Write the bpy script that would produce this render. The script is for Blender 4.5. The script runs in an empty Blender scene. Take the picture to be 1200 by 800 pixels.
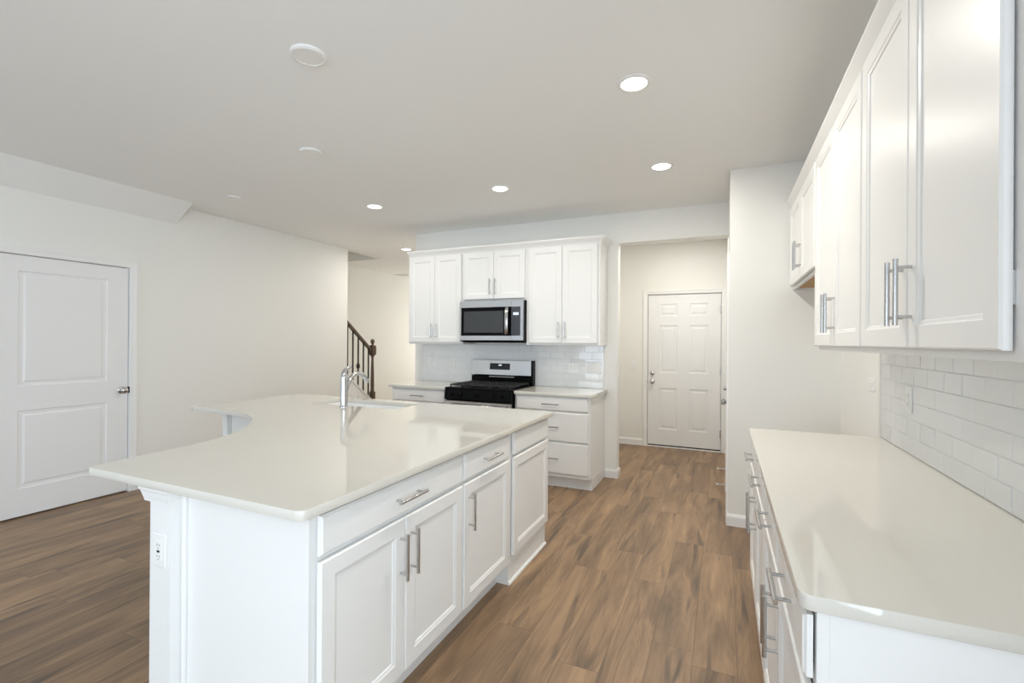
import bpy, bmesh, math, random
from mathutils import Vector, Matrix
random.seed(7)
S = bpy.context.scene
COL = S.collection
PI = math.pi

# ------------------------------------------------------------------ camera
yaw, pitch, roll = math.radians(24.188), math.radians(0.0587), math.radians(0.3864)
fw = Vector((-math.sin(yaw)*math.cos(pitch), math.cos(yaw)*math.cos(pitch), math.sin(pitch)))
r0 = Vector((math.cos(yaw), math.sin(yaw), 0)); u0 = r0.cross(fw)
rt = r0*math.cos(roll) + u0*math.sin(roll); up = -r0*math.sin(roll) + u0*math.cos(roll)
cd = bpy.data.cameras.new('camera'); cam = bpy.data.objects.new('camera', cd); COL.objects.link(cam)
cd.sensor_width = 36; cd.lens = 550.52*36/1200; cd.clip_start = .02
M = Matrix((rt, up, -fw)).transposed().to_4x4(); M.translation = (0, 0, 1.3963)
cam.matrix_world = M
S.camera = cam

# ------------------------------------------------------------------ light, world, exposure
S.view_settings.view_transform = 'Standard'; S.view_settings.look = 'None'
S.view_settings.gamma = 1; S.view_settings.use_curve_mapping = False
S.view_settings.exposure = 0.06
W = bpy.data.worlds.new('World'); S.world = W; W.use_nodes = True
W.node_tree.nodes['Background'].inputs[0].default_value = (.75, .85, 1, 1)
W.node_tree.nodes['Background'].inputs[1].default_value = 0.3
S.cycles.max_bounces = 12; S.cycles.diffuse_bounces = 6; S.cycles.glossy_bounces = 5
S.cycles.sample_clamp_indirect = 8

def area(name, loc, rot, sx, sy, power, col):
    l = bpy.data.lights.new(name, 'AREA'); l.shape = 'RECTANGLE'; l.size = sx; l.size_y = sy
    l.energy = power; l.color = col
    o = bpy.data.objects.new(name, l); COL.objects.link(o); o.location = loc; o.rotation_euler = rot
    return o
# daylight entering the glazed openings behind the camera (rear wall, plus side-wall openings added for fill) and of the front hall
area('daylight_patio_door', (-3.0, -6.12, 1.16), (PI/2, 0, 0), 3.1, 2.2, 140, (.75, .87, 1))
area('daylight_window', (-.3, -6.12, 1.5), (PI/2, 0, 0), 1.5, 1.5, 3, (.75, .86, 1))
area('side_fill_light', (.86, -1.6, 1.35), (0, PI/2, 0), 1.9, 2.7, 142, (.77, .895, 1))  # fill light through an invented opening in the right wall
area('side_fill_light', (-5.08, -3.2, 1.35), (0, -PI/2, 0), 1.9, 2.9, 4, (.8, .9, 1))  # weak fill behind the left-wall opening, also added
area('daylight_front_hall', (-4.9, 9.42, 1.4), (-PI/2, 0, 0), 1.4, 2.0, 36, (1, .965, .86))
LAMP_W = 14.0
LAMP_C = (1, .955, .87)

# ------------------------------------------------------------------ materials
def mat(name, col, rough=.5, metal=0, spec=.5, bump=0, bscale=200, emit=None, coat=0, aniso=None):
    m = bpy.data.materials.new(name); m.use_nodes = True
    nt = m.node_tree; b = nt.nodes['Principled BSDF']
    b.inputs['Base Color'].default_value = (*col, 1); b.inputs['Roughness'].default_value = rough
    b.inputs['Metallic'].default_value = metal; b.inputs['Specular IOR Level'].default_value = spec
    if coat: b.inputs['Coat Weight'].default_value = coat; b.inputs['Coat Roughness'].default_value = .05
    if emit: b.inputs['Emission Color'].default_value = (*emit[0], 1); b.inputs['Emission Strength'].default_value = emit[1]
    if bump:
        tc = nt.nodes.new('ShaderNodeTexCoord'); n = nt.nodes.new('ShaderNodeTexNoise'); bp = nt.nodes.new('ShaderNodeBump')
        n.inputs['Scale'].default_value = bscale; n.inputs['Detail'].default_value = 3
        bp.inputs['Strength'].default_value = bump; bp.inputs['Distance'].default_value = .002
        mp = nt.nodes.new('ShaderNodeMapping'); nt.links.new(tc.outputs['Object'], mp.inputs[0])
        if aniso: mp.inputs['Scale'].default_value = aniso
        nt.links.new(mp.outputs[0], n.inputs['Vector'])
        nt.links.new(n.outputs[0], bp.inputs['Height']); nt.links.new(bp.outputs[0], b.inputs['Normal'])
    return m
m_wall = mat('warm_white_wall_paint', (.825, .82, .79), .6, bump=.12, bscale=180)
m_ceil = mat('ceiling_paint', (.88, .885, .88), .75, bump=.1, bscale=140)
m_trim = mat('white_trim_paint', (.84, .84, .83), .35)
m_door = mat('white_door_paint', (.83, .83, .83), .38)
m_cab = mat('white_cabinet_paint', (.815, .815, .805), .34, spec=.42)
m_nick = mat('brushed_nickel', (.56, .565, .57), .22, 1, bump=.05, bscale=500)
m_chrome = mat('chrome', (.62, .63, .65), .06, 1)
m_steel = mat('stainless_steel', (.62, .62, .625), .2, 1, bump=.04, bscale=60, aniso=(1, 30, 30))
m_black = mat('black_enamel', (.003, .003, .0035), .25, spec=.09)
m_blackm = mat('black_cast_iron', (.012, .012, .012), .5)
m_glass = mat('dark_microwave_glass', (.022, .024, .026), .06, spec=.8)
m_panel = mat('dark_grey_panel', (.05, .055, .065), .2)
m_disp = mat('display_black', (.004, .005, .008), .08)
m_led = mat('lit_display', (.02, .02, .02), .3, emit=((.75, .85, 1), 1.2))
m_plate = mat('white_plastic', (.83, .83, .82), .32)
m_slot = mat('dark_slot', (.22, .22, .22), .6)
m_tile = mat('glossy_white_tile', (.80, .81, .815), .06, spec=.55)
m_grout = mat('grey_grout', (.74, .745, .745), .7)
m_sink = mat('white_steel_glare', (.9, .91, .92), .1)  # white stands in for window light mirrored in a steel basin
m_dark = mat('dark_rubber_and_shade', (.012, .012, .012), .6)
m_ply = mat('raw_plywood', (.50, .30, .13), .6, bump=.1, bscale=40, aniso=(1, 10, 10))
m_iron = mat('dark_bronze_iron', (.035, .028, .024), .4, .4)
m_lamp = mat('lamp_lens', (1, 1, 1), .4, emit=((1, .96, .9), 9))

def quartz():
    m = mat('cream_quartz', (.68, .655, .60), .035, spec=.5)
    nt = m.node_tree; b = nt.nodes['Principled BSDF']
    tc = nt.nodes.new('ShaderNodeTexCoord'); n = nt.nodes.new('ShaderNodeTexNoise'); r = nt.nodes.new('ShaderNodeValToRGB')
    n.inputs['Scale'].default_value = 260; n.inputs['Detail'].default_value = 2
    r.color_ramp.elements[0].position = .35; r.color_ramp.elements[0].color = (.670, .648, .594, 1)
    r.color_ramp.elements[1].position = .65; r.color_ramp.elements[1].color = (.685, .663, .607, 1)
    nt.links.new(tc.outputs['Object'], n.inputs['Vector']); nt.links.new(n.outputs[0], r.inputs[0])
    nt.links.new(r.outputs[0], b.inputs['Base Color'])
    return m
m_quartz = quartz()

def stained_wood():
    m = mat('dark_stained_wood', (.08, .04, .02), .32)
    nt = m.node_tree; b = nt.nodes['Principled BSDF']
    tc = nt.nodes.new('ShaderNodeTexCoord'); mp = nt.nodes.new('ShaderNodeMapping'); n = nt.nodes.new('ShaderNodeTexNoise'); r = nt.nodes.new('ShaderNodeValToRGB')
    mp.inputs['Scale'].default_value = (60, 60, 8); n.inputs['Detail'].default_value = 4
    r.color_ramp.elements[0].color = (.035, .02, .012, 1); r.color_ramp.elements[1].color = (.13, .07, .04, 1)
    nt.links.new(tc.outputs['Object'], mp.inputs[0]); nt.links.new(mp.outputs[0], n.inputs['Vector'])
    nt.links.new(n.outputs[0], r.inputs[0]); nt.links.new(r.outputs[0], b.inputs['Base Color'])
    return m
m_wood = stained_wood()

def plank_floor():
    m = bpy.data.materials.new('vinyl_plank_floor'); m.use_nodes = True
    nt = m.node_tree; N = nt.nodes; L = nt.links; b = N['Principled BSDF']
    def V(x): return x
    def put(sock, v):
        if isinstance(v, (int, float)): sock.default_value = v
        else: L.new(v, sock)
    def mth(op, a, c=0, d=None):
        n = N.new('ShaderNodeMath'); n.operation = op; put(n.inputs[0], a); put(n.inputs[1], c)
        if d is not None: put(n.inputs[2], d)
        return n.outputs[0]
    def comb(x, y, z=0):
        n = N.new('ShaderNodeCombineXYZ'); put(n.inputs[0], x); put(n.inputs[1], y); put(n.inputs[2], z); return n.outputs[0]
    def white(v):
        n = N.new('ShaderNodeTexWhiteNoise'); n.noise_dimensions = '3D'; L.new(v, n.inputs['Vector']); return n
    def noise(v, s, det, rough=.5, dist=0):
        n = N.new('ShaderNodeTexNoise'); L.new(v, n.inputs['Vector']); n.inputs['Scale'].default_value = s
        n.inputs['Detail'].default_value = det; n.inputs['Roughness'].default_value = rough; n.inputs['Distortion'].default_value = dist
        return n.outputs[0]
    tc = N.new('ShaderNodeTexCoord'); sp = N.new('ShaderNodeSeparateXYZ'); L.new(tc.outputs['Object'], sp.inputs[0])
    X, Y = sp.outputs[0], sp.outputs[1]
    PW, PL = .179, 1.22
    xr = mth('DIVIDE', mth('ADD', X, .115), PW); row = mth('FLOOR', xr); fx = mth('FRACT', xr)
    ro = white(comb(row, 3.7)).outputs[0]
    yr = mth('DIVIDE', mth('ADD', Y, mth('MULTIPLY', ro, 5.0)), PL); pid = mth('FLOOR', yr); fy = mth('FRACT', yr)
    wn = white(comb(row, pid, 1.3)); rnd = wn.outputs[0]; rnd2 = white(comb(row, pid, 8.1)).outputs[0]
    # grain, offset per plank
    gx = mth('ADD', X, mth('MULTIPLY', rnd, 37)); gy = mth('ADD', Y, mth('MULTIPLY', rnd2, 53))
    fine = noise(comb(mth('MULTIPLY', gx, 70), mth('MULTIPLY', gy, 3.2)), 1, 5, .6, .4)
    broad = noise(comb(mth('MULTIPLY', gx, 6.5), mth('MULTIPLY', gy, 1.0)), 1, 3, .5, 1.2)
    # cathedral rings: contour lines of a stretched smooth field
    fld = noise(comb(mth('MULTIPLY', gx, 5.5), mth('MULTIPLY', gy, .75)), 1, 1.5, .4, .3)
    ring = mth('MULTIPLY_ADD', mth('SINE', mth('MULTIPLY', fld, 130)), .5, .5)
    streak = noise(comb(mth('MULTIPLY', gx, 16), mth('MULTIPLY', gy, 1.4), 5), 1, 2, .5, .6)
    knot = mth('SMOOTH_MIN', mth('MAXIMUM', mth('MULTIPLY_ADD', streak, 6.5, -3.75), 0), 1, .1)
    t = mth('ADD', mth('MULTIPLY', fine, .34), mth('MULTIPLY', broad, .95))
    vf = noise(comb(mth('MULTIPLY', gx, 260), mth('MULTIPLY', gy, 7), 2), 1, 2, .5)
    t = mth('ADD', t, mth('MULTIPLY_ADD', ring, .05, mth('MULTIPLY', vf, .24)))
    t = mth('ADD', t, mth('MULTIPLY_ADD', rnd, .18, -.39))
    rp = N.new('ShaderNodeValToRGB'); L.new(t, rp.inputs[0])
    e = rp.color_ramp.elements
    e[0].position = .14; e[0].color = (.125, .084, .056, 1)
    e[1].position = .95; e[1].color = (.51, .335, .195, 1)
    q = e.new(.44); q.color = (.25, .16, .094, 1)
    q = e.new(.66); q.color = (.37, .238, .136, 1)
    mx = N.new('ShaderNodeMix'); mx.data_type = 'RGBA'; L.new(mth('MULTIPLY', knot, .8), mx.inputs[0])
    L.new(rp.outputs[0], mx.inputs[6]); mx.inputs[7].default_value = (.075, .055, .043, 1)
    # joints
    ex = mth('MULTIPLY', mth('MINIMUM', fx, mth('SUBTRACT', 1, fx)), PW)
    ey = mth('MULTIPLY', mth('MINIMUM', fy, mth('SUBTRACT', 1, fy)), PL)
    ed = mth('MINIMUM', ex, ey)
    gap = mth('SUBTRACT', 1, mth('MINIMUM', mth('DIVIDE', ed, .0017), 1))
    mx2 = N.new('ShaderNodeMix'); mx2.data_type = 'RGBA'; L.new(mth('MULTIPLY', gap, .75), mx2.inputs[0])
    L.new(mx.outputs[2], mx2.inputs[6]); mx2.inputs[7].default_value = (.05, .035, .025, 1)
    L.new(mx2.outputs[2], b.inputs['Base Color'])
    L.new(mth('MULTIPLY_ADD', fine, .18, .33), b.inputs['Roughness']); b.inputs['Specular IOR Level'].default_value = .4
    bp = N.new('ShaderNodeBump'); bp.inputs['Strength'].default_value = .25; bp.inputs['Distance'].default_value = .001
    L.new(mth('SUBTRACT', mth('MULTIPLY', fine, .5), gap), bp.inputs['Height']); L.new(bp.outputs[0], b.inputs['Normal'])
    return m
m_floor = plank_floor()

# ------------------------------------------------------------------ mesh helpers
class MB:
    """collects shapes into one mesh"""
    def __init__(s): s.bm = bmesh.new()
    def merge(s, b2):
        me = bpy.data.meshes.new('tmp'); b2.to_mesh(me); b2.free(); s.bm.from_mesh(me); bpy.data.meshes.remove(me); return s
    def box(s, x0, x1, y0, y1, z0, z1, bev=0, seg=1):
        b = bmesh.new(); bmesh.ops.create_cube(b, size=1)
        for v in b.verts: v.co = Vector(((x0+x1)/2+v.co.x*(x1-x0), (y0+y1)/2+v.co.y*(y1-y0), (z0+z1)/2+v.co.z*(z1-z0)))
        if bev: bmesh.ops.bevel(b, geom=b.edges[:], offset=bev, segments=seg, profile=.5, affect='EDGES')
        return s.merge(b)
    def loft(s, rings, close=True, cap=True):
        """rings: lists of equal numbers of points"""
        b = s.bm; R = [[b.verts.new(p) for p in r] for r in rings]; n = len(rings[0])
        for i in range(len(R)-1):
            for j in range(n if close else n-1):
                b.faces.new((R[i][j], R[i][(j+1) % n], R[i+1][(j+1) % n], R[i+1][j]))
        if cap: b.faces.new(R[0][::-1]); b.faces.new(R[-1])
        return s
    def rects(s, L):
        """stack of horizontal rectangles (x0,x1,y0,y1,z)"""
        return s.loft([[(x0, y0, z), (x1, y0, z), (x1, y1, z), (x0, y1, z)] for x0, x1, y0, y1, z in L])
    def lathe(s, prof, origin=(0, 0, 0), axis='Z', n=24):
        """prof: (radius, height along axis)"""
        o = Vector(origin); rings = []
        for r, h in prof:
            ring = []
            for k in range(n):
                a = 2*PI*k/n; c, d = max(r, 1e-5)*math.cos(a), max(r, 1e-5)*math.sin(a)
                ring.append(o + Vector({'Z': (c, d, h), 'X': (h, c, d), 'Y': (d, h, c)}[axis]))
            rings.append(ring)
        return s.loft(rings)
    def tube(s, pts, r, n=12):
        pts = [Vector(p) for p in pts]; R = r if isinstance(r, (list, tuple)) else [r]*len(pts)
        rings = []; prev = None
        for i, p in enumerate(pts):
            t = (pts[min(i+1, len(pts)-1)]-pts[max(i-1, 0)]).normalized()
            a = prev if prev is not None else (Vector((0, 0, 1)) if abs(t.z) < .9 else Vector((1, 0, 0)))
            u = (a - t*a.dot(t)).normalized(); prev = u; w = t.cross(u)
            rings.append([p+(u*math.cos(2*PI*k/n)+w*math.sin(2*PI*k/n))*R[i] for k in range(n)])
        return s.loft(rings)
    def prism(s, poly, fn0, fn1):
        return s.loft([[fn0(*p) for p in poly], [fn1(*p) for p in poly]])
    def build(s, name, m, parent=None, smooth=None):
        bmesh.ops.recalc_face_normals(s.bm, faces=s.bm.faces[:])
        me = bpy.data.meshes.new(name); s.bm.to_mesh(me); s.bm.free(); me.materials.append(m)
        if smooth is not None:
            for p in me.polygons: p.use_smooth = True
            me.set_sharp_from_angle(angle=math.radians(smooth))
        o = bpy.data.objects.new(name, me); COL.objects.link(o)
        if parent: o.parent = parent
        return o

def tag(o, label=None, cat=None, group=None, kind=None):
    if label: o['label'] = label
    if cat: o['category'] = cat
    if group: o['group'] = group
    if kind: o['kind'] = kind
    return o
def thing(name, label, cat, loc, rz=0, group=None, kind=None):
    o = bpy.data.objects.new(name, None); o.empty_display_size = .1; COL.objects.link(o)
    o.location = loc; o.rotation_euler = (0, 0, rz)
    return tag(o, label, cat, group, kind)
def copy_tree(o, parent=None):
    c = o.copy(); COL.objects.link(c); c.parent = parent
    for ch in list(o.children): copy_tree(ch, c)
    return c
FACE = {'-Y': 0, '-X': -PI/2, '+X': PI/2, '+Y': PI}

def ring_panel(x0, x1, z0, z1, prof):
    """rectangular slab facing -Y: prof = list of (inset, y); first is the back, last is filled"""
    b = MB()
    b.loft([[(x0+i, y, z0+i), (x1-i, y, z0+i), (x1-i, y, z1-i), (x0+i, y, z1-i)] for i, y in prof])
    return b
def cab_door(x0, x1, z0, z1, st=.056, t=.022):
    return ring_panel(x0, x1, z0, z1, [(0, -.0045), (0, -t+.005), (.004, -t), (st, -t), (st+.004, -t+.003), (st+.011, -t+.005), (st+.014, -t+.009)])
def drawer_front(x0, x1, z0, z1, t=.022):
    return ring_panel(x0, x1, z0, z1, [(0, -.0045), (0, -t+.007), (.004, -t+.004), (.007, -t)])
def pull(parent, cx, cz, vertical, y, L=.172):
    b = MB(); r = .0064; yo = y-.034; sp = .064
    if vertical:
        b.tube([(cx, yo, cz-L/2), (cx, yo, cz+L/2)], r); d = [(cx, cz-sp), (cx, cz+sp)]
    else:
        b.tube([(cx-L/2, yo, cz), (cx+L/2, yo, cz)], r); d = [(cx-sp, cz), (cx+sp, cz)]
    for x, z in d: b.tube([(x, y+.0005, z), (x, yo, z)], .0044, 10)
    o = b.build('bar_pull', m_nick, parent, 40); o['label'] = 'brushed nickel bar pull'; return o

def base_cabinet(name, label, W, D, loc, face, drawers, doors, toe=True, group=None, solid=True):
    """local x across the front, y=0 the face frame, +y into the cabinet.
    drawers: (x0,x1,z0,z1,pull) ; doors: (x0,x1,z0,z1,pull x or None)"""
    t = thing(name, label, 'cabinet', loc, FACE[face], group)
    c = MB()
    if solid:
        c.box(0, W, 0, .022, .114, .8835, .0012).box(.002, W-.002, .022, D, .114, .8835)
    else:
        c.box(0, .018, 0, D, .114, .8835); c.box(W-.018, W, 0, D, .114, .8835); c.box(.018, W-.018, D-.012, D, .114, .8835)
        c.box(.018, W-.018, .0, D-.012, .114, .132); c.box(.018, W-.018, 0, .019, .132, .16); c.box(.018, W-.018, 0, .019, .84, .8835)
    c.build('carcass', m_cab, t)
    k = MB()
    if toe: k.box(.0, W, .07, D, 0, .114)
    else:
        k.box(0, W, 0, D, 0, .114); k.rects([(-.0, W, -.012, .0, 0), (-.0, W, -.012, .0, .008), (0, W, -.004, .0, .017)])
    k.build('toe_kick' if toe else 'plinth', m_cab, t)
    for x0, x1, z0, z1, p in drawers:
        d = drawer_front(x0, x1, z0, z1).build('drawer', m_cab, t)
        if p: pull(d, (x0+x1)/2, (z0+z1)/2, False, -.022)
    for x0, x1, z0, z1, px in doors:
        d = cab_door(x0, x1, z0, z1).build('door', m_cab, t)
        if px is not None: pull(d, px, z1-.135, True, -.022)
    return t
def wall_cabinet(name, label, W, D, z0, z1, loc, face, group=None, ply=False, pullz=.13, fl=.03, fr=.03):
    t = thing(name, label, 'cabinet', loc, FACE[face], group)
    c = MB()
    c.box(0, W, 0, .019, z0, z1, .001)
    c.box(0, .016, .019, D, z0, z1); c.box(W-.016, W, .019, D, z0, z1); c.box(.016, W-.016, .019, D, z1-.016, z1)
    c.box(.016, W-.016, D-.01, D, z0+.025, z1-.016)
    c.build('carcass', m_cab, t)
    b = MB().box(.016, W-.016, .019, D-.01, z0+.012, z0+.025).build('bottom_panel', m_ply if ply else m_cab, t)
    if ply: b['label'] = 'raw wood underside'
    for s in (0, 1):
        mid = (fl+W-fr)/2
        x0, x1 = (fl, mid-.0015) if s == 0 else (mid+.0015, W-fr)
        d = cab_door(x0, x1, z0+.02, z1-.03).build('door', m_cab, t)
        pull(d, x1-.032 if s == 0 else x0+.032, z0+.02+pullz, True, -.022)
        for hz in (z0+.13, z1-.15):
            hx = x0 if s == 0 else x1
            e = .0035 if s == 0 else -.0035
            h = MB().box(hx+e-.003, hx+e+.003, -.0044, -.0001, hz-.03, hz+.03).build('hinge', m_nick, d)
            h['label'] = 'small metal hinge'
    return t

# ------------------------------------------------------------------ structure
CZ = 2.728
def struct(name, mb, m, label, cat='wall'):
    o = mb.build(name, m); return tag(o, label, cat, kind='structure')
XL, XR, YB, YC, YK, YM = -4.98, .762, -6.0, 3.982, 4.86, 6.58
XC = .044
struct('floor', MB().box(-6.3, 1.0, -6.3, 9.8, -.08, 0), m_floor, 'brown oak-look plank floor running through the whole room', 'floor')
struct('ceiling', MB().box(XL, 1.0, -6.3, 9.8, CZ, CZ+.12).box(-6.3, XL, 6.07, 9.8, CZ, CZ+.12), m_ceil, 'flat off-white ceiling with recessed lights', 'ceiling')
struct('wall_right', MB().box(XR, XR+.12, -6.3, -3.0, 0, CZ).box(XR, XR+.12, -.2, YC+.02, 0, CZ).box(XR, XR+.12, -3.0, -.2, 0, .35).box(XR, XR+.12, -3.0, -.2, 2.35, CZ), m_wall, 'white wall behind the right-hand counter')
# corner block: front face towards the camera, left face carries the side door
D3a, D3b = 4.085, 4.845
b = MB()
b.box(XC, 1.0, YC, D3a, 0, CZ).box(XC, 1.0, D3b, YM+.15, 0, CZ).box(XC, 1.0, D3a, D3b, 2.06, CZ).box(XC+.08, 1.0, D3a, D3b, 0, 2.06)
struct('wall_corner', b, m_wall, 'white wall block beyond the right counter with a door on its side')
struct('wall_kitchen', MB().box(-3.508, -.992, YK, YK+.12, 0, CZ).box(-.992, XC, YK, YK+.12, 2.42, CZ), m_wall, 'off-white wall behind the range with a header over the opening')
D2a, D2b = -.938, -.016
b = MB()
b.box(-1.7, D2a, YM, YM+.12, 0, CZ).box(D2b, XC, YM, YM+.12, 0, CZ).box(D2a, D2b, YM, YM+.12, 2.06, CZ).box(D2a, D2b, YM+.08, YM+.12, 0, 2.06)
struct('wall_mudroom', b, m_wall, 'cream wall around the six-panel back door')
struct('wall_mudroom_side', MB().box(-1.7, -1.58, YK+.12, YM, 0, CZ), m_wall, 'side wall of the back entry behind the kitchen wall')
D1a, D1b = 1.590, 2.502
b = MB()
b.box(XL-.12, XL, YB, -4.7, 0, CZ).box(XL-.12, XL, -1.7, D1a, 0, CZ).box(XL-.12, XL, -4.7, -1.7, 0, .35).box(XL-.12, XL, -4.7, -1.7, 2.35, CZ).box(XL-.12, XL, D1b, 5.245, 0, CZ).box(XL-.12, XL, D1a, D1b, 2.06, CZ).box(XL-.12, XL-.08, D1a, D1b, 0, 2.06)
b.box(XL-.12, XL, 1.2, 6.07, CZ, 5.2)
struct('wall_left', b, m_wall, 'long warm white left wall with a two-panel door')
struct('wall_stair', MB().box(-6.18, -6.062, 1.2, 9.8, 0, 5.2), m_wall, 'far wall of the stair hall behind the railing')
struct('wall_stairwell', MB().box(-6.062, XL-.12, 1.2, 1.3, 0, 5.2).box(-6.062, XL, 6.07, 6.19, CZ+.12, 5.2).box(-6.18, XL, 1.2, 6.19, 5.2, 5.3), m_wall, 'upper walls of the stairwell opening in the ceiling')
b = MB()
HX0, HX1, HZ0, HZ1 = -5.65, -4.2, .35, 2.45
b.box(-6.062, HX0, 9.5, 9.62, 0, CZ).box(HX1, -1.7, 9.5, 9.62, 0, CZ).box(HX0, HX1, 9.5, 9.62, 0, HZ0).box(HX0, HX1, 9.5, 9.62, HZ1, CZ)
struct('wall_front', b, m_wall, 'front wall at the end of the stair hall')
struct('wall_hall', MB().box(-3.508, -3.39, YK+.12, 9.5, 0, CZ), m_wall, 'wall of the hall behind the kitchen wall')
# wall behind the camera with a patio door and a window
b = MB()
PX0, PX1, WX0, WX1 = -4.6, -1.4, -1.1, .5
b.box(XL-.12, PX0, YB-.12, YB, 0, CZ).box(PX0, PX1, YB-.12, YB, 2.3, CZ).box(PX1, WX0, YB-.12, YB, 0, CZ)
b.box(WX0, WX1, YB-.12, YB, 0, .7).box(WX0, WX1, YB-.12, YB, 2.3, CZ).box(WX1, XR+.12, YB-.12, YB, 0, CZ)
struct('wall_rear', b, m_wall, 'wall behind the camera with a patio door and a window')
def frame_bars(x0, x1, z0, z1, xs):
    b = MB(); y0, y1 = YB-.09, YB-.03
    b.box(x0, x0+.06, y0, y1, z0, z1).box(x1-.06, x1, y0, y1, z0, z1).box(x0+.06, x1-.06, y0, y1, z1-.06, z1).box(x0+.06, x1-.06, y0, y1, z0, z0+.06)
    for x in xs: b.box(x-.04, x+.04, y0, y1, z0+.06, z1-.06)
    return b
struct('window_1', frame_bars(PX0, PX1, 0, 2.3, [-3.53, -2.47]), m_trim, 'white sliding patio door frame behind the camera', 'window')
struct('window_2', frame_bars(WX0, WX1, .7, 2.3, [-.3]), m_trim, 'white window frame behind the camera', 'window')
def fill_window(x0, x1, a, c):  # frame for the unseen side openings added to let fill light in
    b = MB().box(x0, x1, a, a+.06, .35, 2.35).box(x0, x1, c-.06, c, .35, 2.35).box(x0, x1, a+.06, c-.06, .35, .41).box(x0, x1, a+.06, c-.06, 2.29, 2.35)
    m = (a+c)/2
    return b.box(x0, x1, m-.5, m-.44, .41, 2.29).box(x0, x1, m+.44, m+.5, .41, 2.29)
struct('fill_window_right', fill_window(XR+.02, XR+.08, -3.0, -.2), m_trim, 'white frame of an unseen window added for fill light in the right wall behind the camera', 'window')
struct('fill_window_left', fill_window(XL-.08, XL-.02, -4.7, -1.7), m_trim, 'white frame of an unseen window added for fill light in the left wall behind the camera', 'window')
# sloped soffit along the left wall
b = MB().prism([(XL, 2.55), (-4.716, CZ), (XL, CZ)], lambda x, z: (x, YB, z), lambda x, z: (x, 2.896, z))
struct('ceiling_soffit', b, m_ceil, 'sloping boxed soffit where the left wall meets the ceiling', 'soffit')

# baseboards
def baseboard(name, paths, label):
    """paths: polylines along the wall foot, room on the right-hand side of travel"""
    b = MB(); prof = [(0.0005, .0002), (.014, .0002), (.014, .07), (.009, .082), (.005, .09), (.0005, .09)]
    for P in paths:
        P = [Vector(p) for p in P]; n = [Vector(((q-p).y, -(q-p).x)).normalized() for p, q in zip(P, P[1:])]
        rings = []
        for k, p in enumerate(P):
            d = n[0] if k == 0 else n[-1] if k == len(n) else n[k-1]+n[k]
            rings.append([(p.x+d.x*o, p.y+d.y*o, z) for o, z in prof])
        b.loft(rings)
    return struct(name, b, m_trim, label, 'baseboard')
baseboard('baseboard_left', [[(XL, YB), (XL, D1a-.06)], [(XL, D1b+.06), (XL, 5.245)]], 'white baseboard along the left wall')
baseboard('baseboard_kitchen', [[(-1.113, YK), (-.992, YK), (-.992, YK+.12)]], 'white baseboard round the right end of the kitchen wall')
baseboard('baseboard_corner', [[(XC, D3a-.058), (XC, YC), (XR, YC)], [(XC, YM-.06), (XC, D3b+.058)]], 'white baseboard along the corner wall by the right counter')
baseboard('baseboard_mudroom', [[(-1.58, YM), (D2a-.058, YM)]], 'white baseboard left of the back door')
baseboard('baseboard_stair', [[(-6.062, 5.96), (-6.062, 9.5)]], 'white baseboard on the stair hall wall')

# ------------------------------------------------------------------ panel doors
def panel_slab(W, H, T, panels, z0=0.0):
    """slab x 0..W, front at y=0, panels = (x0,x1,z0,z1) in slab coords"""
    b = MB(); bm = b.bm
    xs = sorted({0, W, *[p[0] for p in panels], *[p[1] for p in panels]}); zs = sorted({0, H, *[p[2] for p in panels], *[p[3] for p in panels]})
    def q(pts): bm.faces.new([bm.verts.new(p) for p in pts])
    for i in range(len(xs)-1):
        for j in range(len(zs)-1):
            cx, cz = (xs[i]+xs[i+1])/2, (zs[j]+zs[j+1])/2
            if any(p[0] < cx < p[1] and p[2] < cz < p[3] for p in panels): continue
            q([(xs[i], 0, zs[j]+z0), (xs[i+1], 0, zs[j]+z0), (xs[i+1], 0, zs[j+1]+z0), (xs[i], 0, zs[j+1]+z0)])
    for x0, x1, a, c in panels:
        prof = [(0, 0), (.004, .006), (.016, .0075), (.03, .0075), (.045, .0025), (.05, .0025)]
        R = [[bm.verts.new(p) for p in ((x0+i, y, a+i+z0), (x1-i, y, a+i+z0), (x1-i, y, c-i+z0), (x0+i, y, c-i+z0))] for i, y in prof]
        for r in range(len(R)-1):
            for k in range(4): bm.faces.new((R[r][k], R[r][(k+1) % 4], R[r+1][(k+1) % 4], R[r+1][k]))
        bm.faces.new(R[-1])
    q([(0, T, z0), (0, T, z0+H), (W, T, z0+H), (W, T, z0)])
    q([(0, 0, z0), (0, T, z0), (W, T, z0), (W, 0, z0)]); q([(0, 0, z0+H), (W, 0, z0+H), (W, T, z0+H), (0, T, z0+H)])
    q([(0, 0, z0), (0, 0, z0+H), (0, T, z0+H), (0, T, z0)]); q([(W, 0, z0), (W, T, z0), (W, T, z0+H), (W, 0, z0+H)])
    bmesh.ops.remove_doubles(bm, verts=bm.verts[:], dist=1e-5)
    return b
def casing(W, H, w=.057):
    b = MB(); prof = [(0, -.0005), (0, -.010), (.012, -.013), (.022, -.0125), (.04, -.017), (w-.004, -.018), (w, -.014), (w, -.0005)]
    paths = [[(-s, y, 0), (-s, y, H+s), (W+s, y, H+s), (W+s, y, 0)] for s, y in prof]
    b.loft([[p[k] for p in paths] for k in range(4)])
    return b
def knob(b, x, z, y=0, r=.027):
    b.lathe([(.031, y), (.031, y-.006), (.027, y-.009), (.012, y-.012), (.011, y-.03), (.018, y-.036), (r, y-.047), (r, y-.056), (.018, y-.066), (.006, y-.069)], (x, 0, z), 'Y')
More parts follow.
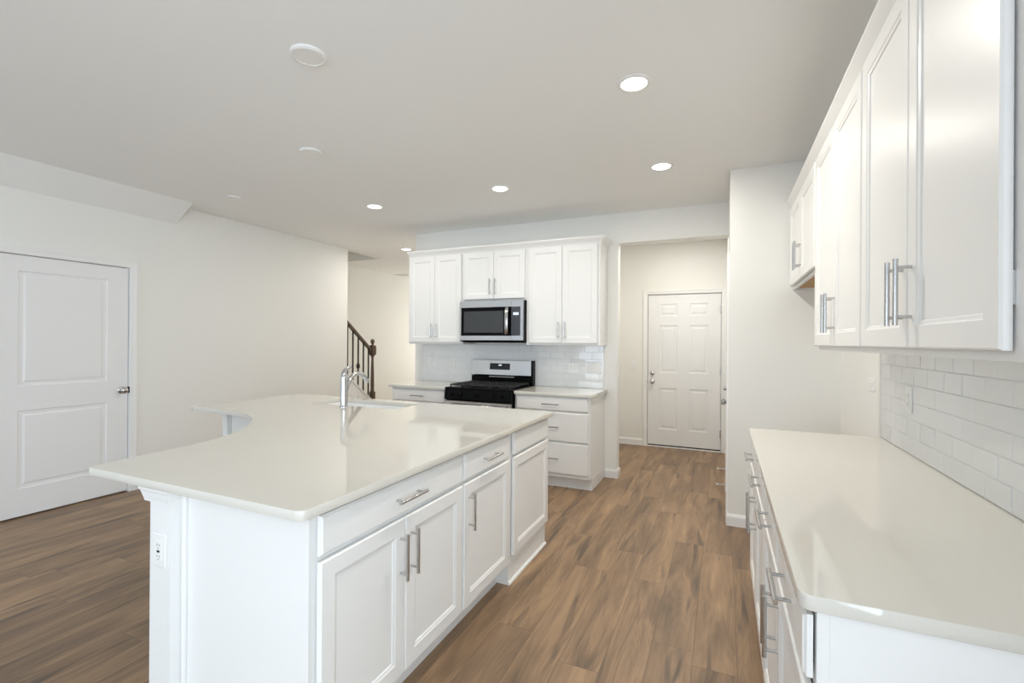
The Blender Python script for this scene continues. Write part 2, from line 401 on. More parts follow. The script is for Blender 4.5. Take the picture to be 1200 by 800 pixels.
def panel_door(name, label, W, H, loc, face, panels, kx, kz, dead=None, hinge=None, sweep=False, gap=.008, clip=None):
    """opening W x H; local x across, y=0 wall plane, slab set just behind it"""
    t = thing(name, label, 'door', loc, FACE[face], kind='structure')
    z0 = .03 if sweep else .012
    slab = panel_slab(W-2*gap, H-gap-z0, .04, [(a-gap, c-gap, d-z0, e-z0) for a, c, d, e in panels], z0)
    for v in slab.bm.verts: v.co.x += gap; v.co.y += .012
    slab.build('door_slab', m_door, t)
    cs = casing(W, H).build('door_casing', m_trim, t)
    j = MB(); j.box(0, .003, .0, .0795, 0, H).box(W-.003, W, .0, .0795, 0, H).box(.003, W-.003, .0, .0795, H-.003, H)
    j.box(.003, .016, .054, .0795, 0, H-.003).box(W-.016, W-.003, .054, .0795, 0, H-.003).box(.016, W-.016, .054, .0795, H-.02, H-.003)
    j.build('door_jamb', m_trim, t)
    k = MB(); knob(k, kx, kz, .012); kb = k.build('door_knob', m_nick, t, 40); kb['label'] = 'satin nickel door knob'
    ex = gap*.5 if kx < W/2 else W-gap*.5
    MB().box(ex-.006, ex+.006, -.004, .02, kz-.028, kz+.028, .002).build('strike_plate', m_dark if not dead else m_nick, t)
    if dead:
        d = MB().lathe([(.03, .012), (.03, .0), (.026, -.008), (.012, -.011), (.012, -.014)], (kx, 0, dead), 'Y'); d.lathe([(.012, -.01), (.012, -.016), (.016, -.018), (.016, -.036), (.012, -.039), (.002, -.04)], (kx, 0, dead), 'Y', 16)
        d.build('deadbolt', m_nick, t, 40)
    if hinge is not None:
        for hz in (.23, 1.04, 1.83):
            h = MB().tube([(hinge, -.006, hz-.045), (hinge, -.006, hz+.045)], .0065).box(hinge-.012, hinge+.012, -.003, .016, hz-.044, hz+.044)
            h.build('hinge', m_nick, t, 40)
    if sweep:
        MB().box(gap, W-gap, .014, .05, .013, .03).build('door_sweep', m_dark, t)
        MB().box(-.057, W+.04, -.012, .0795, 0, .013, .002).build('threshold', m_trim, t)
    return t
# left wall: two-panel door (faces +X, local x runs along +Y)
panel_door('door_1', 'white two-panel door in the long left wall', D1b-D1a, 2.055, (XL, D1a, 0), '+X',
           [(.165, .745, .225, .835), (.165, .745, 1.025, 1.925)], .855, .935)
# back entry: six-panel door with deadbolt
cw = [(.155, .385), (.535, .765)]
six = [(a, c, d, e) for a, c in cw for d, e in ((.24, .79), (1.0, 1.63), (1.755, 1.92))]
panel_door('door_2', 'white six-panel back entry door with deadbolt, closed', D2b-D2a, 2.05, (D2a, YM, 0), '-Y', six, .068, .875, .99, D2b-D2a-.006, True)
# side door on the corner block, facing -X (local x runs along -Y)
w3 = D3b-D3a
panel_door('door_3', 'white side door seen edge-on on the corner wall', w3, 2.05, (XC, D3b, 0), '-X',
           [(.12, .32, .24, .79), (.44, .64, .24, .79), (.12, .32, 1.0, 1.63), (.44, .64, 1.0, 1.63)], w3-.07, .925, 1.035, .006)
def door_stop(y, label):
    b = MB().lathe([(.012, 0), (.012, -.006), (.004, -.008), (.004, -.06), (.0075, -.062), (.0075, -.074), (.003, -.077)], (0, 0, 0), 'X', 14)
    o = b.build('door_stop', m_nick, None, 40); o.location = (XC-.0142, y, .045)
    tag(o, label, 'door stop', 'door stops on the corner wall baseboard')
    rt_ = MB().lathe([(.0085, -.066), (.0085, -.0785), (.003, -.08)], (0, 0, 0), 'X', 14).build('rubber_tip', m_plate, o, 40); rt_['label'] = 'white rubber tip'
door_stop(5.55, 'slim wall door stop farther back, nearer the back door')
door_stop(4.935, 'slim wall door stop nearer the camera, just beyond the side door')

# ------------------------------------------------------------------ island
IX = -1.12       # face frame plane of the aisle side
base_cabinet('island_cabinet', 'near island cabinet with one wide drawer over two doors', .882, .571, (IX, 1.028, 0), '+X',
    [(.028, .872, .745, .868, True)], [(.028, .4405, .14, .727, .409), (.4445, .872, .14, .727, .476)])
base_cabinet('island_cabinet', 'middle island cabinet with one narrow drawer over a single door', .545, .571, (IX, 1.911, 0), '+X',
    [(.006, .518, .745, .868, True)], [(.006, .518, .14, .727, .045)])
base_cabinet('island_cabinet', 'far end island panel cabinet reaching the floor, without pulls', .612, .571, (IX, 2.457, 0), '+X',
    [(.034, .612, .745, .868, False)], [(.034, .612, .16, .727, None)], toe=False)
# sink cabinet of the long arm, doors to the range side
base_cabinet('sink_cabinet', 'sink base cabinet under the far arm of the island', 1.63, .61, (-1.693, 3.069, 0), '+Y',
    [(.01, .39, .745, .868, True), (.40, 1.2, .745, .868, False), (1.21, 1.585, .745, .868, True)],
    [(.01, .39, .14, .727, .36), (.40, .798, .14, .727, .765), (.802, 1.2, .14, .727, .835), (1.21, 1.585, .14, .727, 1.24)], solid=False)
# knee wall behind the cabinets and its end columns
b = MB().box(-1.80, -1.72, 1.102, 2.43, 0, .8835).box(-3.329, -1.80, 2.335, 2.43, 0, .8835)
struct('wall_island', b, m_wall, 'low white wall behind the island cabinets under the overhang')
b = MB().box(-1.7115, -1.6925, 1.019, 1.04, 0, .8835, .003)
tag(b.build('corner_bead', m_cab), 'narrow white filler strip between the outlet column and island end panel', 'trim')
def column(x, y, label, v=.115):
    w = .115
    t = thing('island_column', label, 'column', (x, y, 0), 0)
    MB().box(0, v, 0, w, 0, .80).rects([(0, v, 0, w, .8), (0, v, 0, w, .8835)]).build('shaft', m_cab, t)
    L = [(.0, .834), (.5, .8345), (.52, .842), (.6, .848), (.8, .868), (1, .876), (1, .8832)]
    MB().rects([(-.04*o, v+.01*o, -.018*o, w, z) for o, z in L]).build('capital', m_cab, t)
    MB().rects([(-.010, v, -.010, w, 0), (-.010, v, -.010, w, .085), (0, v, 0, w, .093)]).build('base_trim', m_cab, t)
    return t
column(-1.828, .985, 'square white end column with an outlet below the near countertop corner')
column(-3.379, 2.30, 'slim white end column under the far curved arm of the counter', .047)

def slab_curve(outer, hole=None, z0=.884, z1=.914):
    cu = bpy.data.curves.new('slab', 'CURVE'); cu.dimensions = '2D'; cu.fill_mode = 'BOTH'
    bev = .0016; cu.extrude = (z1-z0)/2-bev; cu.bevel_depth = bev; cu.bevel_resolution = 1; cu.offset = -bev
    for P in ([outer] + ([hole] if hole else [])):
        s = cu.splines.new('POLY'); s.points.add(len(P)-1); s.use_cyclic_u = True
        for k, (x, y) in enumerate(P): s.points[k].co = (x, y, 0, 1)
    o = bpy.data.objects.new('tmp', cu); COL.objects.link(o); bpy.context.view_layer.update()
    me = bpy.data.meshes.new_from_object(o.evaluated_get(bpy.context.evaluated_depsgraph_get()))
    bpy.data.objects.remove(o); bpy.data.curves.remove(cu)
    for v in me.vertices: v.co.z += (z0+z1)/2
    return me
def rcorner(cx, cy, r, a0, a1, n=6):
    return [(cx+r*math.cos(math.radians(a0+(a1-a0)*k/n)), cy+r*math.sin(math.radians(a0+(a1-a0)*k/n))) for k in range(n+1)]
def spline(P, n=5):
    out = []
    for i in range(len(P)-1):
        p0, p1, p2, p3 = P[max(i-1, 0)], P[i], P[i+1], P[min(i+2, len(P)-1)]
        for k in range(n):
            t = k/n
            out.append(tuple(.5*((2*p1[c])+(-p0[c]+p2[c])*t+(2*p0[c]-5*p1[c]+4*p2[c]-p3[c])*t*t+(-p0[c]+3*p1[c]-3*p2[c]+p3[c])*t**3) for c in (0, 1)))
    return out+[P[-1]]
edge = spline([(-3.50, 2.15), (-3.34, 2.147), (-3.06, 2.133), (-2.88, 2.10), (-2.72, 2.035), (-2.592, 1.945), (-2.477, 1.84), (-2.386, 1.735), (-2.30, 1.60), (-2.245, 1.44), (-2.215, 1.25), (-2.188, .99)])
outer = edge + rcorner(-2.168, .982, .02, 180, 270, 4)[1:] + rcorner(-1.1066, .992, .03, -90, 0) + rcorner(-1.0916, 3.0952, .015, 0, 90, 4) + rcorner(-3.485, 3.095, .015, 90, 180, 4)
SX0, SX1, SY0, SY1 = -2.93, -2.12, 2.69, 3.01
hole = (rcorner(SX1-.03, SY1-.03, .03, 0, 90, 4)+rcorner(SX0+.03, SY1-.03, .03, 90, 180, 4)+rcorner(SX0+.03, SY0+.03, .03, 180, 270, 4)+rcorner(SX1-.03, SY0+.03, .03, 270, 360, 4))
me = slab_curve(outer, hole); me.materials.append(m_quartz); me.name = 'island_countertop'
o = bpy.data.objects.new('island_countertop', me); COL.objects.link(o)
tag(o, 'large cream quartz island countertop with curved inner edge and sink cut-out', 'countertop')
# sink
t = thing('kitchen_sink', 'undermount sink, white standing in for bright reflections on steel, set into the island countertop behind the faucet', 'sink', ((SX0+SX1)/2, (SY0+SY1)/2, .68))
hw, hd = (SX1-SX0)/2, (SY1-SY0)/2
def rr(hx, hy, r, z):
    return [(x, y, z) for x, y in rcorner(hx-r, hy-r, r, 0, 90, 4)+rcorner(-hx+r, hy-r, r, 90, 180, 4)+rcorner(-hx+r, -hy+r, r, 180, 270, 4)+rcorner(hx-r, -hy+r, r, 270, 360, 4)]
MB().loft([rr(hw+.018, hd+.018, .04, .2032), rr(hw+.018, hd+.018, .04, .196), rr(hw+.004, hd+.004, .04, .19), rr(hw-.012, hd-.012, .05, -.008), rr(hw-.012, hd-.012, .05, -.012)], cap=False)\
    .loft([rr(hw+.018, hd+.018, .04, .2032), rr(hw+.0, hd+.0, .03, .2032), rr(hw-.004, hd-.004, .035, .19), rr(hw-.02, hd-.02, .05, .012), rr(hw-.04, hd-.04, .05, .0)], cap=False)\
    .loft([rr(hw-.04, hd-.04, .05, .0), rr(.05, .05, .04, -.002)], cap=False).build('basin', m_sink, t, 40)
MB().lathe([(.052, -.004), (.052, .001), (.04, .0), (.03, -.004), (0, -.004)], (0, 0, 0)).build('drain', m_chrome, t, 40)
# faucet: single post, pull-down arc towards the sink, lever on top
t = thing('faucet', 'chrome single-lever faucet with arched spout on the island counter by the sink', 'faucet', (-2.51, 2.615, .9145))
MB().lathe([(.031, 0), (.031, .006), (.026, .012), (.0255, .02), (.0255, .215), (.024, .228), (.018, .238), (.004, .242)]).build('body', m_chrome, t, 40)
arc = [(.0, .008, .10), (0, .032, .158), (0, .06, .203), (0, .092, .229), (0, .135, .239), (0, .185, .228), (0, .212, .208), (0, .228, .188)]
MB().tube(arc, [.017, .0165, .016, .0155, .0155, .016, .0165, .0165], 16).build('spout', m_chrome, t, 60)
hd_ = MB().tube([(0, .222, .196), (0, .238, .176), (0, .246, .166)], [.0185, .0195, .0175], 16).build('spray_head', m_chrome, t, 40)
MB().tube([(0, .198, .206), (0, .204, .212)], [.007, .007], 10).build('spray_button', m_dark, hd_, 40)
MB().tube([(0, -.008, .232), (-.002, .005, .262), (-.003, .028, .277), (-.004, .06, .288), (-.005, .078, .292)], [.019, .0165, .0135, .010, .006], 12).build('lever', m_chrome, t, 60)

# ------------------------------------------------------------------ right-hand run
RX = .168
dr = lambda W: [(.008, W/2-.006, .745, .868, True), (W/2+.006, W-.008, .745, .868, True)]
do = lambda W: [(.008, W/2-.002, .14, .727, W/2-.034), (W/2+.002, W-.008, .14, .727, W/2+.034)]
base_cabinet('base_cabinet', 'white base cabinet at the near end of the right counter', .96, XR-RX-.003, (RX, 2.03, 0), '-X', dr(.96), do(.96))
base_cabinet('base_cabinet', 'white base cabinet at the far end of the right counter, by the fridge gap', .95, XR-RX-.003, (RX, 2.981, 0), '-X', dr(.95), do(.95))
o = bpy.data.objects.new('countertop', slab_curve(rcorner(.157, 2.992, .02, 90, 180, 4)+rcorner(.161, 1.082, .024, 180, 270)+[(XR-.002, 1.058), (XR-.002, 3.012)]))
o.data.materials.append(m_quartz); COL.objects.link(o); tag(o, 'long cream quartz countertop on the right under the wall cabinets', 'countertop')
UX = .462
wall_cabinet('wall_cabinet', 'nearest tall white wall cabinet above the right counter', .955, XR-UX-.003, 1.367, 2.40, (UX, 2.005, 0), '-X', pullz=.145, fl=.004, fr=.047)
wall_cabinet('wall_cabinet', 'second tall white wall cabinet above the right counter, past the nearest', .925, XR-UX-.003, 1.367, 2.40, (UX, 2.932, 0), '-X', pullz=.145, fl=.012, fr=.008)
wall_cabinet('wall_cabinet', 'short white wall cabinet over the empty fridge gap with raw wood underside', 1.04, XR-UX-.003, 1.79, 2.40, (UX, 3.974, 0), '-X', ply=True, pullz=.145, fl=.03, fr=.02)
def crown(name, L, label, prof=((0, 2.378), (.003, 2.378), (.006, 2.388), (.02, 2.405), (.03, 2.418), (.034, 2.424), (.037, 2.428), (.037, 2.442), (0, 2.442))):
    b = MB(); b.loft([[f(o) + (z,) for f in L] for o, z in prof], close=False, cap=False)
    return tag(b.build(name, m_cab), label, 'crown molding')
# (built a hair proud of the frames it is fixed to)
crown('crown_molding', [lambda o: (UX-.0005-o, 3.974), lambda o: (UX-.0005-o, 1.0495-o), lambda o: (XR-.003, 1.0495-o)], 'white crown molding along the top of the right-hand wall cabinets')

# ------------------------------------------------------------------ kitchen wall
KF = 4.28
KD = YK-KF-.003
base_cabinet('base_cabinet', 'white single-drawer base cabinet left of the range', .73, KD, (-3.395, KF, 0), '-Y',
    [(.02, .71, .745, .868, True)], [(.02, .363, .14, .727, .33), (.367, .71, .14, .727, .40)])
base_cabinet('base_cabinet', 'white three-drawer base cabinet right of the range', .765, KD, (-1.882, KF, 0), '-Y',
    [(.02, .745, .745, .868, True), (.02, .745, .455, .73, True), (.02, .745, .15, .44, True)], [])
for x0, x1, lab in ((-3.425, -2.664, 'short quartz countertop left of the range'), (-1.886, -1.088, 'short quartz countertop right of the range, reflecting the tiles')):
    o = bpy.data.objects.new('countertop', slab_curve(rcorner(x0+.01, KF-.025, .01, 180, 270, 3)+rcorner(x1-.01, KF-.025, .01, 270, 360, 3)+[(x1, YK-.002), (x0, YK-.002)]))
    o.data.materials.append(m_quartz); COL.objects.link(o); tag(o, lab, 'countertop')
KU = 4.55
UD = YK-KU-.003
wall_cabinet('wall_cabinet', 'white two-door wall cabinet left of the microwave', .733, UD, 1.367, 2.40, (-3.378, KU, 0), '-Y', fl=.02, fr=.015)
wall_cabinet('wall_cabinet', 'short white wall cabinet directly above the microwave', .765, UD, 1.838, 2.40, (-2.644, KU, 0), '-Y', fl=.02, fr=.015)
wall_cabinet('wall_cabinet', 'white two-door wall cabinet right of the microwave', .78, UD, 1.367, 2.40, (-1.878, KU, 0), '-Y', fl=.03, fr=.025)
crown('crown_molding', [lambda o: (-3.377, KU-.0005-o), lambda o: (-1.0975+o, KU-.0005-o), lambda o: (-1.0975+o, YK-.003)], 'white crown molding along the top of the wall cabinets over the range')

# tiled backsplashes: individual tiles with slightly varied tilt in one mesh on a grout bed
def tiles(W, H, y):
    b = MB(); tw, th, g = .152, .0762, .0018; r = 0; z = 0
    while z < H-.004:
        z1 = min(z+th, H); x = -(tw/2 if r % 2 else 0)
        while x < W-.004:
            a, c = max(x, 0), min(x+tw, W)
            if c-a > .006:
                tx, tz = random.gauss(0, .008), random.gauss(0, .008); bx = .0015
                def P(px, pz, dy): return (px, y-dy-(px-(a+c)/2)*tx-(pz-(z+z1)/2)*tz, pz)
                b.loft([[(a+g/2, y+.002, z+g/2), (c-g/2, y+.002, z+g/2), (c-g/2, y+.002, z1-g/2), (a+g/2, y+.002, z1-g/2)],
                        [P(a+g/2, z+g/2, .0), P(c-g/2, z+g/2, .0), P(c-g/2, z1-g/2, .0), P(a+g/2, z1-g/2, .0)],
                        [P(a+g/2+bx, z+g/2+bx, .0012), P(c-g/2-bx, z+g/2+bx, .0012), P(c-g/2-bx, z1-g/2-bx, .0012), P(a+g/2+bx, z1-g/2-bx, .0012)]])
            x += tw
        z += th; r += 1
    return b
def backsplash(label, W, H, loc, face):
    t = thing('tile_backsplash', label, 'backsplash', loc, FACE[face])
    MB().box(0, W, -.0075, -.001, 0, H).build('grout_bed', m_grout, t)
    tiles(W-.0, H, -.0085).build('tiles', m_tile, t)
    for a in (-.008, W+.0005): MB().box(a, a+.0075, -.0115, -.001, 0, H, .002).build('edge_trim', m_plate, t)
backsplash('white subway tile backsplash on the wall behind the range', 2.25, .448, (-3.383, YK, .915), '-Y')
backsplash('white subway tile backsplash on the right wall above the long counter', 1.965, .448, (XR, 3.022, .915), '-X')

# ------------------------------------------------------------------ range
t = thing('gas_range', 'black and stainless gas range between the two short counters', 'range', (-2.658, 4.205, 0))
Wr = .764
MB().box(0, Wr, .03, .62, .03, .905, .003).box(.02, Wr-.02, .06, .6, 0, .03).build('body', m_black, t)
b = MB().box(0, Wr, .0, .62, .906, .922, .004)
b.build('cooktop', m_black, t)
b = MB().prism([(.0, .795), (-.012, .80), (.004, .905), (.045, .905), (.045, .795)], lambda y, z: (0, y, z), lambda y, z: (Wr, y, z))
cp = b.build('control_panel', m_black, t)
for kx in (.10, .19, .382, .575, .665):
    k = MB().lathe([(.021, -.004), (.021, -.012), (.017, -.016), (.016, -.032), (.003, -.033)], (kx, 0, .852), 'Y', 18).box(kx-.003, kx+.003, -.034, -.016, .838, .866)
    k.build('knob', m_black, cp, 40)
for gi, (x0, x1) in enumerate(((.03, .27), (.275, .49), (.495, .735))):
    g = MB()
    for yy in (.06, .17, .29, .41, .53): g.box(x0, x1, yy-.006, yy+.006, .938, .952, .002)
    for xx in (x0+.006, (x0+x1)/2, x1-.006): g.box(xx-.006, xx+.006, .06, .53, .938, .952, .002)
    for xx in (x0+.006, x1-.006):
        for yy in (.06, .53): g.box(xx-.006, xx+.006, yy-.006, yy+.006, .9225, .938)
    g.build('grate', m_blackm, t)
for bx, by in ((.15, .17), (.15, .42), (.382, .29), (.61, .17), (.61, .42)):
    MB().lathe([(.05, .9222), (.05, .928), (.035, .93), (.035, .936), (.002, .937)], (bx, by, 0), 'Z', 20).build('burner', m_blackm, t, 40)
d = MB().box(.004, Wr-.004, -.006, .0295, .20, .786, .003).build('oven_door', m_steel, t); d['label'] = 'stainless oven door'
MB().box(.11, Wr-.11, -.0085, -.0055, .30, .62, .001).build('oven_window', m_disp, d)
h = MB().tube([(.05, -.055, .745), (Wr-.05, -.055, .745)], .013, 14)
for hx in (.075, Wr-.075): h.box(hx-.012, hx+.012, -.055, -.005, .735, .755, .002)
h.build('oven_handle', m_steel, d, 40)
dd = MB().box(.004, Wr-.004, -.004, .0295, .06, .19, .003).build('storage_drawer', m_steel, t)
g = MB().box(0, Wr, .575, .64, .9225, 1.012, .003).build('back_riser', m_black, t)
g = MB().prism([(.575, 1.013), (.562, 1.026), (.578, 1.185), (.59, 1.19), (.64, 1.19), (.64, 1.013)], lambda y, z: (-.004, y, z), lambda y, z: (Wr-.018, y, z)).build('backguard', m_steel, t); g['label'] = 'stainless back panel with a black display'
MB().box(Wr-.0175, Wr+.004, .56, .64, .9225, 1.192, .003).build('backguard_end_cap', m_black, t)
MB().prism([(.5605, 1.085), (.5735, 1.155), (.5785, 1.155), (.5685, 1.085)], lambda y, z: (.24, y, z), lambda y, z: (.49, y, z)).build('clock_display', m_disp, g)
MB().prism([(.5645, 1.129), (.5668, 1.141), (.572, 1.141), (.572, 1.129)], lambda y, z: (.352, y, z), lambda y, z: (.388, y, z)).build('clock_digits', m_led, g)
MB().box(.23, .54, .571, .5755, .998, 1.007).build('vent_trim', m_steel, t)

# ------------------------------------------------------------------ microwave
t = thing('microwave', 'stainless over-the-range microwave under the short wall cabinet', 'microwave', (-2.642, 4.47, 1.40))
Wm, Hm = .757, .435
MB().box(0, Wm, .02, .385, .0, Hm, .002).box(.02, Wm-.02, .04, .36, -.012, 0).build('casing', m_black, t)
d = MB()
x1 = .622
d.box(0, x1, 0, .0195, .012, .062, .002).box(0, x1, 0, .0195, .365, Hm, .002).box(0, .02, 0, .0195, .062, .365, .002)
d = d.build('door', m_steel, t); d['label'] = 'stainless door with dark window'
MB().box(.0205, x1, .002, .0195, .0625, .3645, .002).build('window', m_black, d)
MB().box(.055, .53, .0012, .0021, .095, .325).build('window_screen', m_glass, d)
pts = [(.578, -.004, .066), (.582, -.028, .09), (.586, -.044, .14), (.587, -.049, .213), (.586, -.044, .286), (.582, -.028, .336), (.578, -.004, .36)]
hb = MB()
hb.loft([[(x-.017, y-.003, z), (x-.010, y-.006, z), (x+.010, y-.006, z), (x+.017, y-.003, z), (x+.017, y+.006, z), (x-.017, y+.006, z)] for x, y, z in pts]); hb.build('handle', m_steel, d, 30)
c = MB().box(x1+.0015, Wm, 0, .0195, .012, Hm, .002).build('control_panel', m_steel, t)
k = MB().box(x1+.004, Wm-.03, -.0015, .0005, .0625, .3645, .001).build('keypad', m_panel, c)
MB().box(x1+.024, Wm-.05, -.0025, -.001, .278, .305).build('display', m_led, k)
bt = MB()
for i in range(3):
    for j in range(6): bt.box(x1+.018+i*.028, x1+.036+i*.028, -.0023, -.001, .085+j*.03, .103+j*.03, .0005)
bt.build('buttons', m_panel, k)

# ------------------------------------------------------------------ outlets and switches
def plate(name, label, cat, loc, face, gang=1, kind='outlet', horiz=False, group=None):
    """local: x across, y=0 the surface, z centred"""
    t = thing(name, label, cat, loc, FACE[face], group)
    w, h = (.07+.046*(gang-1), .115)
    if horiz: w, h = h, w
    ring_panel(-w/2, w/2, -h/2, h/2, [(0, -.0003), (0, -.004), (.003, -.006)]).build('cover_plate', m_plate, t)
    for g in range(gang):
        cx = (g-(gang-1)/2)*.046
        if kind == 'switch':
            ring_panel(cx-.0165, cx+.0165, -.033, .033, [(0, -.006), (0, -.008), (.002, -.009)]).build('rocker', m_plate, t)
            MB().box(cx-.0175, cx+.0175, -.0066, -.0058, -.0345, .0345).build('rocker_gap', m_grout, t)
        else:
            W2, H2 = (.0335, .067) if not horiz else (.067, .0335)
            f = ring_panel(cx-W2/2, cx+W2/2, -H2/2, H2/2, [(0, -.006), (0, -.0075), (.001, -.008)]).build('receptacle', m_plate, t)
            s = MB()
            for q in (-.019, .019):
                for dx, hh in ((-.0065, .009), (.0065, .007)):
                    if horiz: s.box(q-hh/2, q+hh/2, -.0084, -.0078, dx-.0013, dx+.0013)
                    else: s.box(cx+dx-.0013, cx+dx+.0013, -.0084, -.0078, q-hh/2, q+hh/2)
                if horiz: s.box(q-.0025, q+.0025, -.0084, -.0078, -.0145, -.0115)
                else: s.box(cx-.0025, cx+.0025, -.0084, -.0078, q-.012, q-.009)
            if kind == 'gfci': MB().box(cx-.007, cx+.007, -.0092, -.0078, -.006, .001).build('test_button', m_dark, f)
            s.build('slots', m_slot, f)
    return t
plate('wall_outlet', 'white outlet with dark test button on the near island column', 'outlet', (-1.765, .9845, .672), '-Y', 1, 'gfci')
TY = YK-.0102
plate('light_switch', 'white double switch plate at the left end of the backsplash', 'switch', (-3.262, TY, 1.15), '-Y', 2, 'switch')
plate('wall_outlet', 'white outlet on the backsplash just left of the range', 'outlet', (-2.955, TY, 1.15), '-Y', 1)
plate('wall_outlet', 'white sideways outlet on the backsplash right of the range', 'outlet', (-1.462, TY, 1.145), '-Y', 1, 'outlet', True)
plate('light_switch', 'white triple switch plate at the right end of the kitchen backsplash', 'switch', (-1.235, TY, 1.135), '-Y', 3, 'switch')
TX = XR-.0102
plate('wall_outlet', 'white outlet in the tiles above the right-hand counter', 'outlet', (TX, 2.605, 1.155), '-X', 1)
plate('wall_outlet', 'white outlet on the bare wall in the fridge gap', 'outlet', (XR-.0003, 3.22, 1.17), '-X', 1, 'outlet', True)
plate('light_switch', 'white switch plate on the cream wall left of the back door', 'switch', (-1.126, YM-.0003, 1.09), '-Y', 1, 'switch')

# ------------------------------------------------------------------ ceiling fittings
def recessed(x, y, label, w=LAMP_W, spread=179):
    t = thing('recessed_light', label, 'ceiling light', (x, y, CZ), 0, 'lit recessed ceiling lights')
    MB().lathe([(.087, -.0003), (.086, -.005), (.078, -.009), (.066, -.007), (.064, -.0003)], (0, 0, 0), 'Z', 32).build('trim_ring', m_trim, t, 40)
    l = MB().lathe([(.0645, -.0012), (.0645, -.0035), (.03, -.0045), (.001, -.005)], (0, 0, 0), 'Z', 32).build('lens', m_lamp, t, 40); l['label'] = 'glowing lens'
    d = bpy.data.lights.new('lamp', 'AREA'); d.shape = 'DISK'; d.size = .12; d.energy = w; d.color = LAMP_C; d.spread = math.radians(spread)
    o = bpy.data.objects.new('lamp', d); COL.objects.link(o); o.parent = t; o.location = (0, 0, -.012)
recessed(-.424, 2.45, 'lit recessed light nearest the camera, above the right aisle', 20)
recessed(-.431, 3.683, 'lit recessed light in front of the back opening, beyond the nearest one', 7)
recessed(-1.772, 3.671, 'lit recessed light in front of the wall cabinets right of centre', 7)
recessed(-3.15, 3.676, 'lit recessed light above the far island arm, left of centre', 8.5)
recessed(-4.185, 5.562, 'lit recessed light in the stair hall by the wall cabinet end', 12)
recessed(-.5, 5.55, 'recessed light of the back entry behind the header', 13.5)
def disc(name, x, y, r, h, label, cat='ceiling cover', group=None):
    t = thing(name, label, cat, (x, y, CZ), 0, group)
    MB().lathe([(r, -.0003), (r, -h*.55), (r*.93, -h*.9), (r*.86, -h), (r*.82, -h*.82)], (0, 0, 0), 'Z', 36).build('rim', m_trim, t, 40)
    MB().lathe([(r*.81, -h*.80), (r*.81, -h*.84), (r*.01, -h*.86)], (0, 0, 0), 'Z', 36).build('face', m_trim, t, 40)
disc('ceiling_cover', -1.767, 1.60, .078, .016, 'larger blank white round ceiling cover, nearest the camera')
disc('ceiling_cover', -2.655, 2.437, .078, .016, 'blank white round ceiling cover farther back above the island arm')
disc('ceiling_sensor', -4.16, 2.925, .055, .014, 'small flat white round ceiling fitting by the soffit end', 'ceiling sensor')
t = thing('air_vent', 'small white ceiling air vent in the stair hall', 'air vent', (-5.86, 7.7, CZ))
b = MB().box(-.17, -.14, -.1, .1, -.008, -.0003).box(.14, .17, -.1, .1, -.008, -.0003).box(-.14, .14, -.1, -.075, -.008, -.0003).box(-.14, .14, .075, .1, -.008, -.0003).build('frame', m_trim, t)
b = MB()
for k in range(4): b.loft([[(-.14, y0, -.002), (-.14, y0+.012, -.009), (-.14, y0+.0135, -.008), (-.14, y0+.0015, -.001)], [(.14, y0, -.002), (.14, y0+.012, -.009), (.14, y0+.0135, -.008), (.14, y0+.0015, -.001)]]) if (y0 := -.066+k*.04) is not None else None
b.build('louvers', m_trim, t)
MB().box(-.14, .14, -.075, .075, -.0012, -.0004).build('duct_shade', m_dark, t)  # flat dark plate stands in for the shade inside the duct

# ------------------------------------------------------------------ stairs
SLP = .80
capz = lambda y: .50+SLP*(5.735-y)
t = thing('staircase', 'carpet-free stair flight climbing behind the left wall', 'stairs', (-5.58, 5.9, 0))
t['label'] = 'stair flight with white side panel climbing behind the left wall'
st = MB(); rise, run = .188, .235
for k in range(13):
    y1 = 5.95-k*run
    st.box(-6.058+5.58, -5.105+5.58, y1-run-5.9, y1-5.9, 0, rise*(k+1)-.0005)
st.build('steps', m_trim, t)
b = MB().prism([(5.248, 0), (5.80, 0), (5.80, capz(5.80)), (5.248, capz(5.248))], lambda y, z: (-5.075+5.58, y-5.9, z), lambda y, z: (-4.985+5.58, y-5.9, z))
b.build('side_panel', m_trim, t)
b = MB().prism([(5.248, capz(5.248)+.0005), (5.80, capz(5.80)+.0005), (5.80, capz(5.80)+.022), (5.248, capz(5.248)+.022)], lambda y, z: (-5.088+5.58, y-5.9, z), lambda y, z: (-4.972+5.58, y-5.9, z))
b.build('panel_cap', m_trim, t)
RX0 = -5.03
ul = bpy.data.lights.new('stairwell_fill', 'POINT'); ul.energy = 9; ul.color = (1, .88, .7); ul.shadow_soft_size = .1  # unseen warm point light added to brighten the stairwell opening
ulo = bpy.data.objects.new('stairwell_fill', ul); COL.objects.link(ulo); ulo.location = (-5.55, 3.6, 4.9)
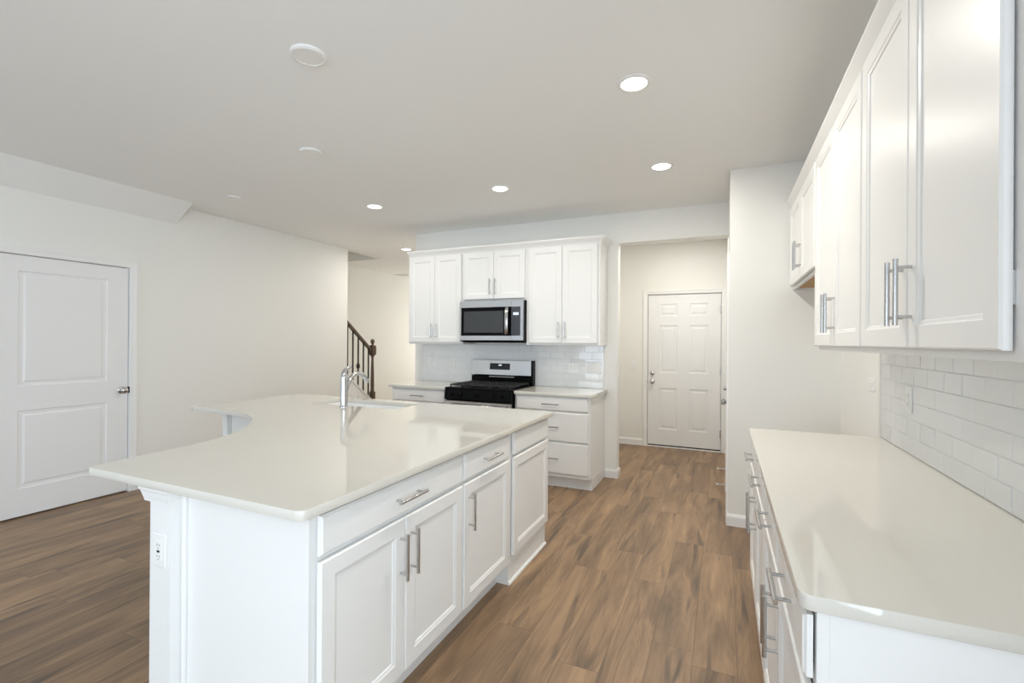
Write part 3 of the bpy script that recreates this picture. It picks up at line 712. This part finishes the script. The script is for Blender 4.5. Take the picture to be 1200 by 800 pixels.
t = thing('stair_railing', 'dark wood stair railing with thin black balusters and turned newel', 'railing', (RX0, 5.845, 0))
n = MB()
n.box(-.034, .034, -.034, .034, 0, .60, .003)
n.lathe([(.03, .60), (.034, .607), (.026, .618), (.033, .63), (.024, .645), (.026, .66), (.0285, .70), (.024, .92), (.019, 1.10), (.018, 1.135), (.026, 1.145), (.02, 1.155), (.024, 1.17)], (0, 0, 0), 'Z', 20)
n.rects([(-.022, .022, -.022, .022, 1.16), (-.038, .038, -.038, .038, 1.19), (-.04, .04, -.04, .04, 1.21), (-.04, .04, -.04, .04, 1.30), (-.034, .034, -.034, .034, 1.325), (-.016, .016, -.016, .016, 1.335)])
n.lathe([(.02, 1.333), (.014, 1.345), (.022, 1.357), (.032, 1.38), (.033, 1.393), (.028, 1.412), (.016, 1.425), (.001, 1.43)], (0, 0, 0), 'Z', 20)
n.build('newel_post', m_wood, t, 35)
hr = lambda y: 1.30+SLP*(5.79-y)      # underside of rail
y0, y1 = 5.809, 4.7
P = [(-.028, 0), (.028, 0), (.03, .02), (.024, .042), (.012, .056), (-.012, .056), (-.024, .042), (-.03, .02)]
y1 = 5.25
MB().loft([[(x, y0-5.845, hr(y0)+z-.055) for x, z in P], [(x, y1-5.845, hr(y1)+z-.055) for x, z in P]]).build('handrail', m_wood, t, 35)
for k in range(5):
    y = 5.752-k*.1125
    zb, zt = capz(y-.0135)+.0226, hr(y)-.053
    b = MB().box(-.0085, .0085, y-5.845-.0085, y-5.845+.0085, zb, zt)
    b.box(-.013, .013, y-5.845-.013, y-5.845+.013, zb, zb+.02)
    if k == 2:
        zm = zb+.42*(zt-zb)
        b.lathe([(.008, zm-.05), (.022, zm-.03), (.03, zm), (.022, zm+.03), (.008, zm+.05)], (0, y-5.845, 0), 'Z', 10)
    else:
        zm = zb+.5*(zt-zb)
        b.lathe([(.0095, zm-.1), (.0095, zm+.1)], (0, y-5.845, 0), 'Z', 8)
    o = b.build('baluster', m_iron, t); o['label'] = 'slim black iron baluster' if k != 2 else 'slim black iron baluster with a basket knuckle'
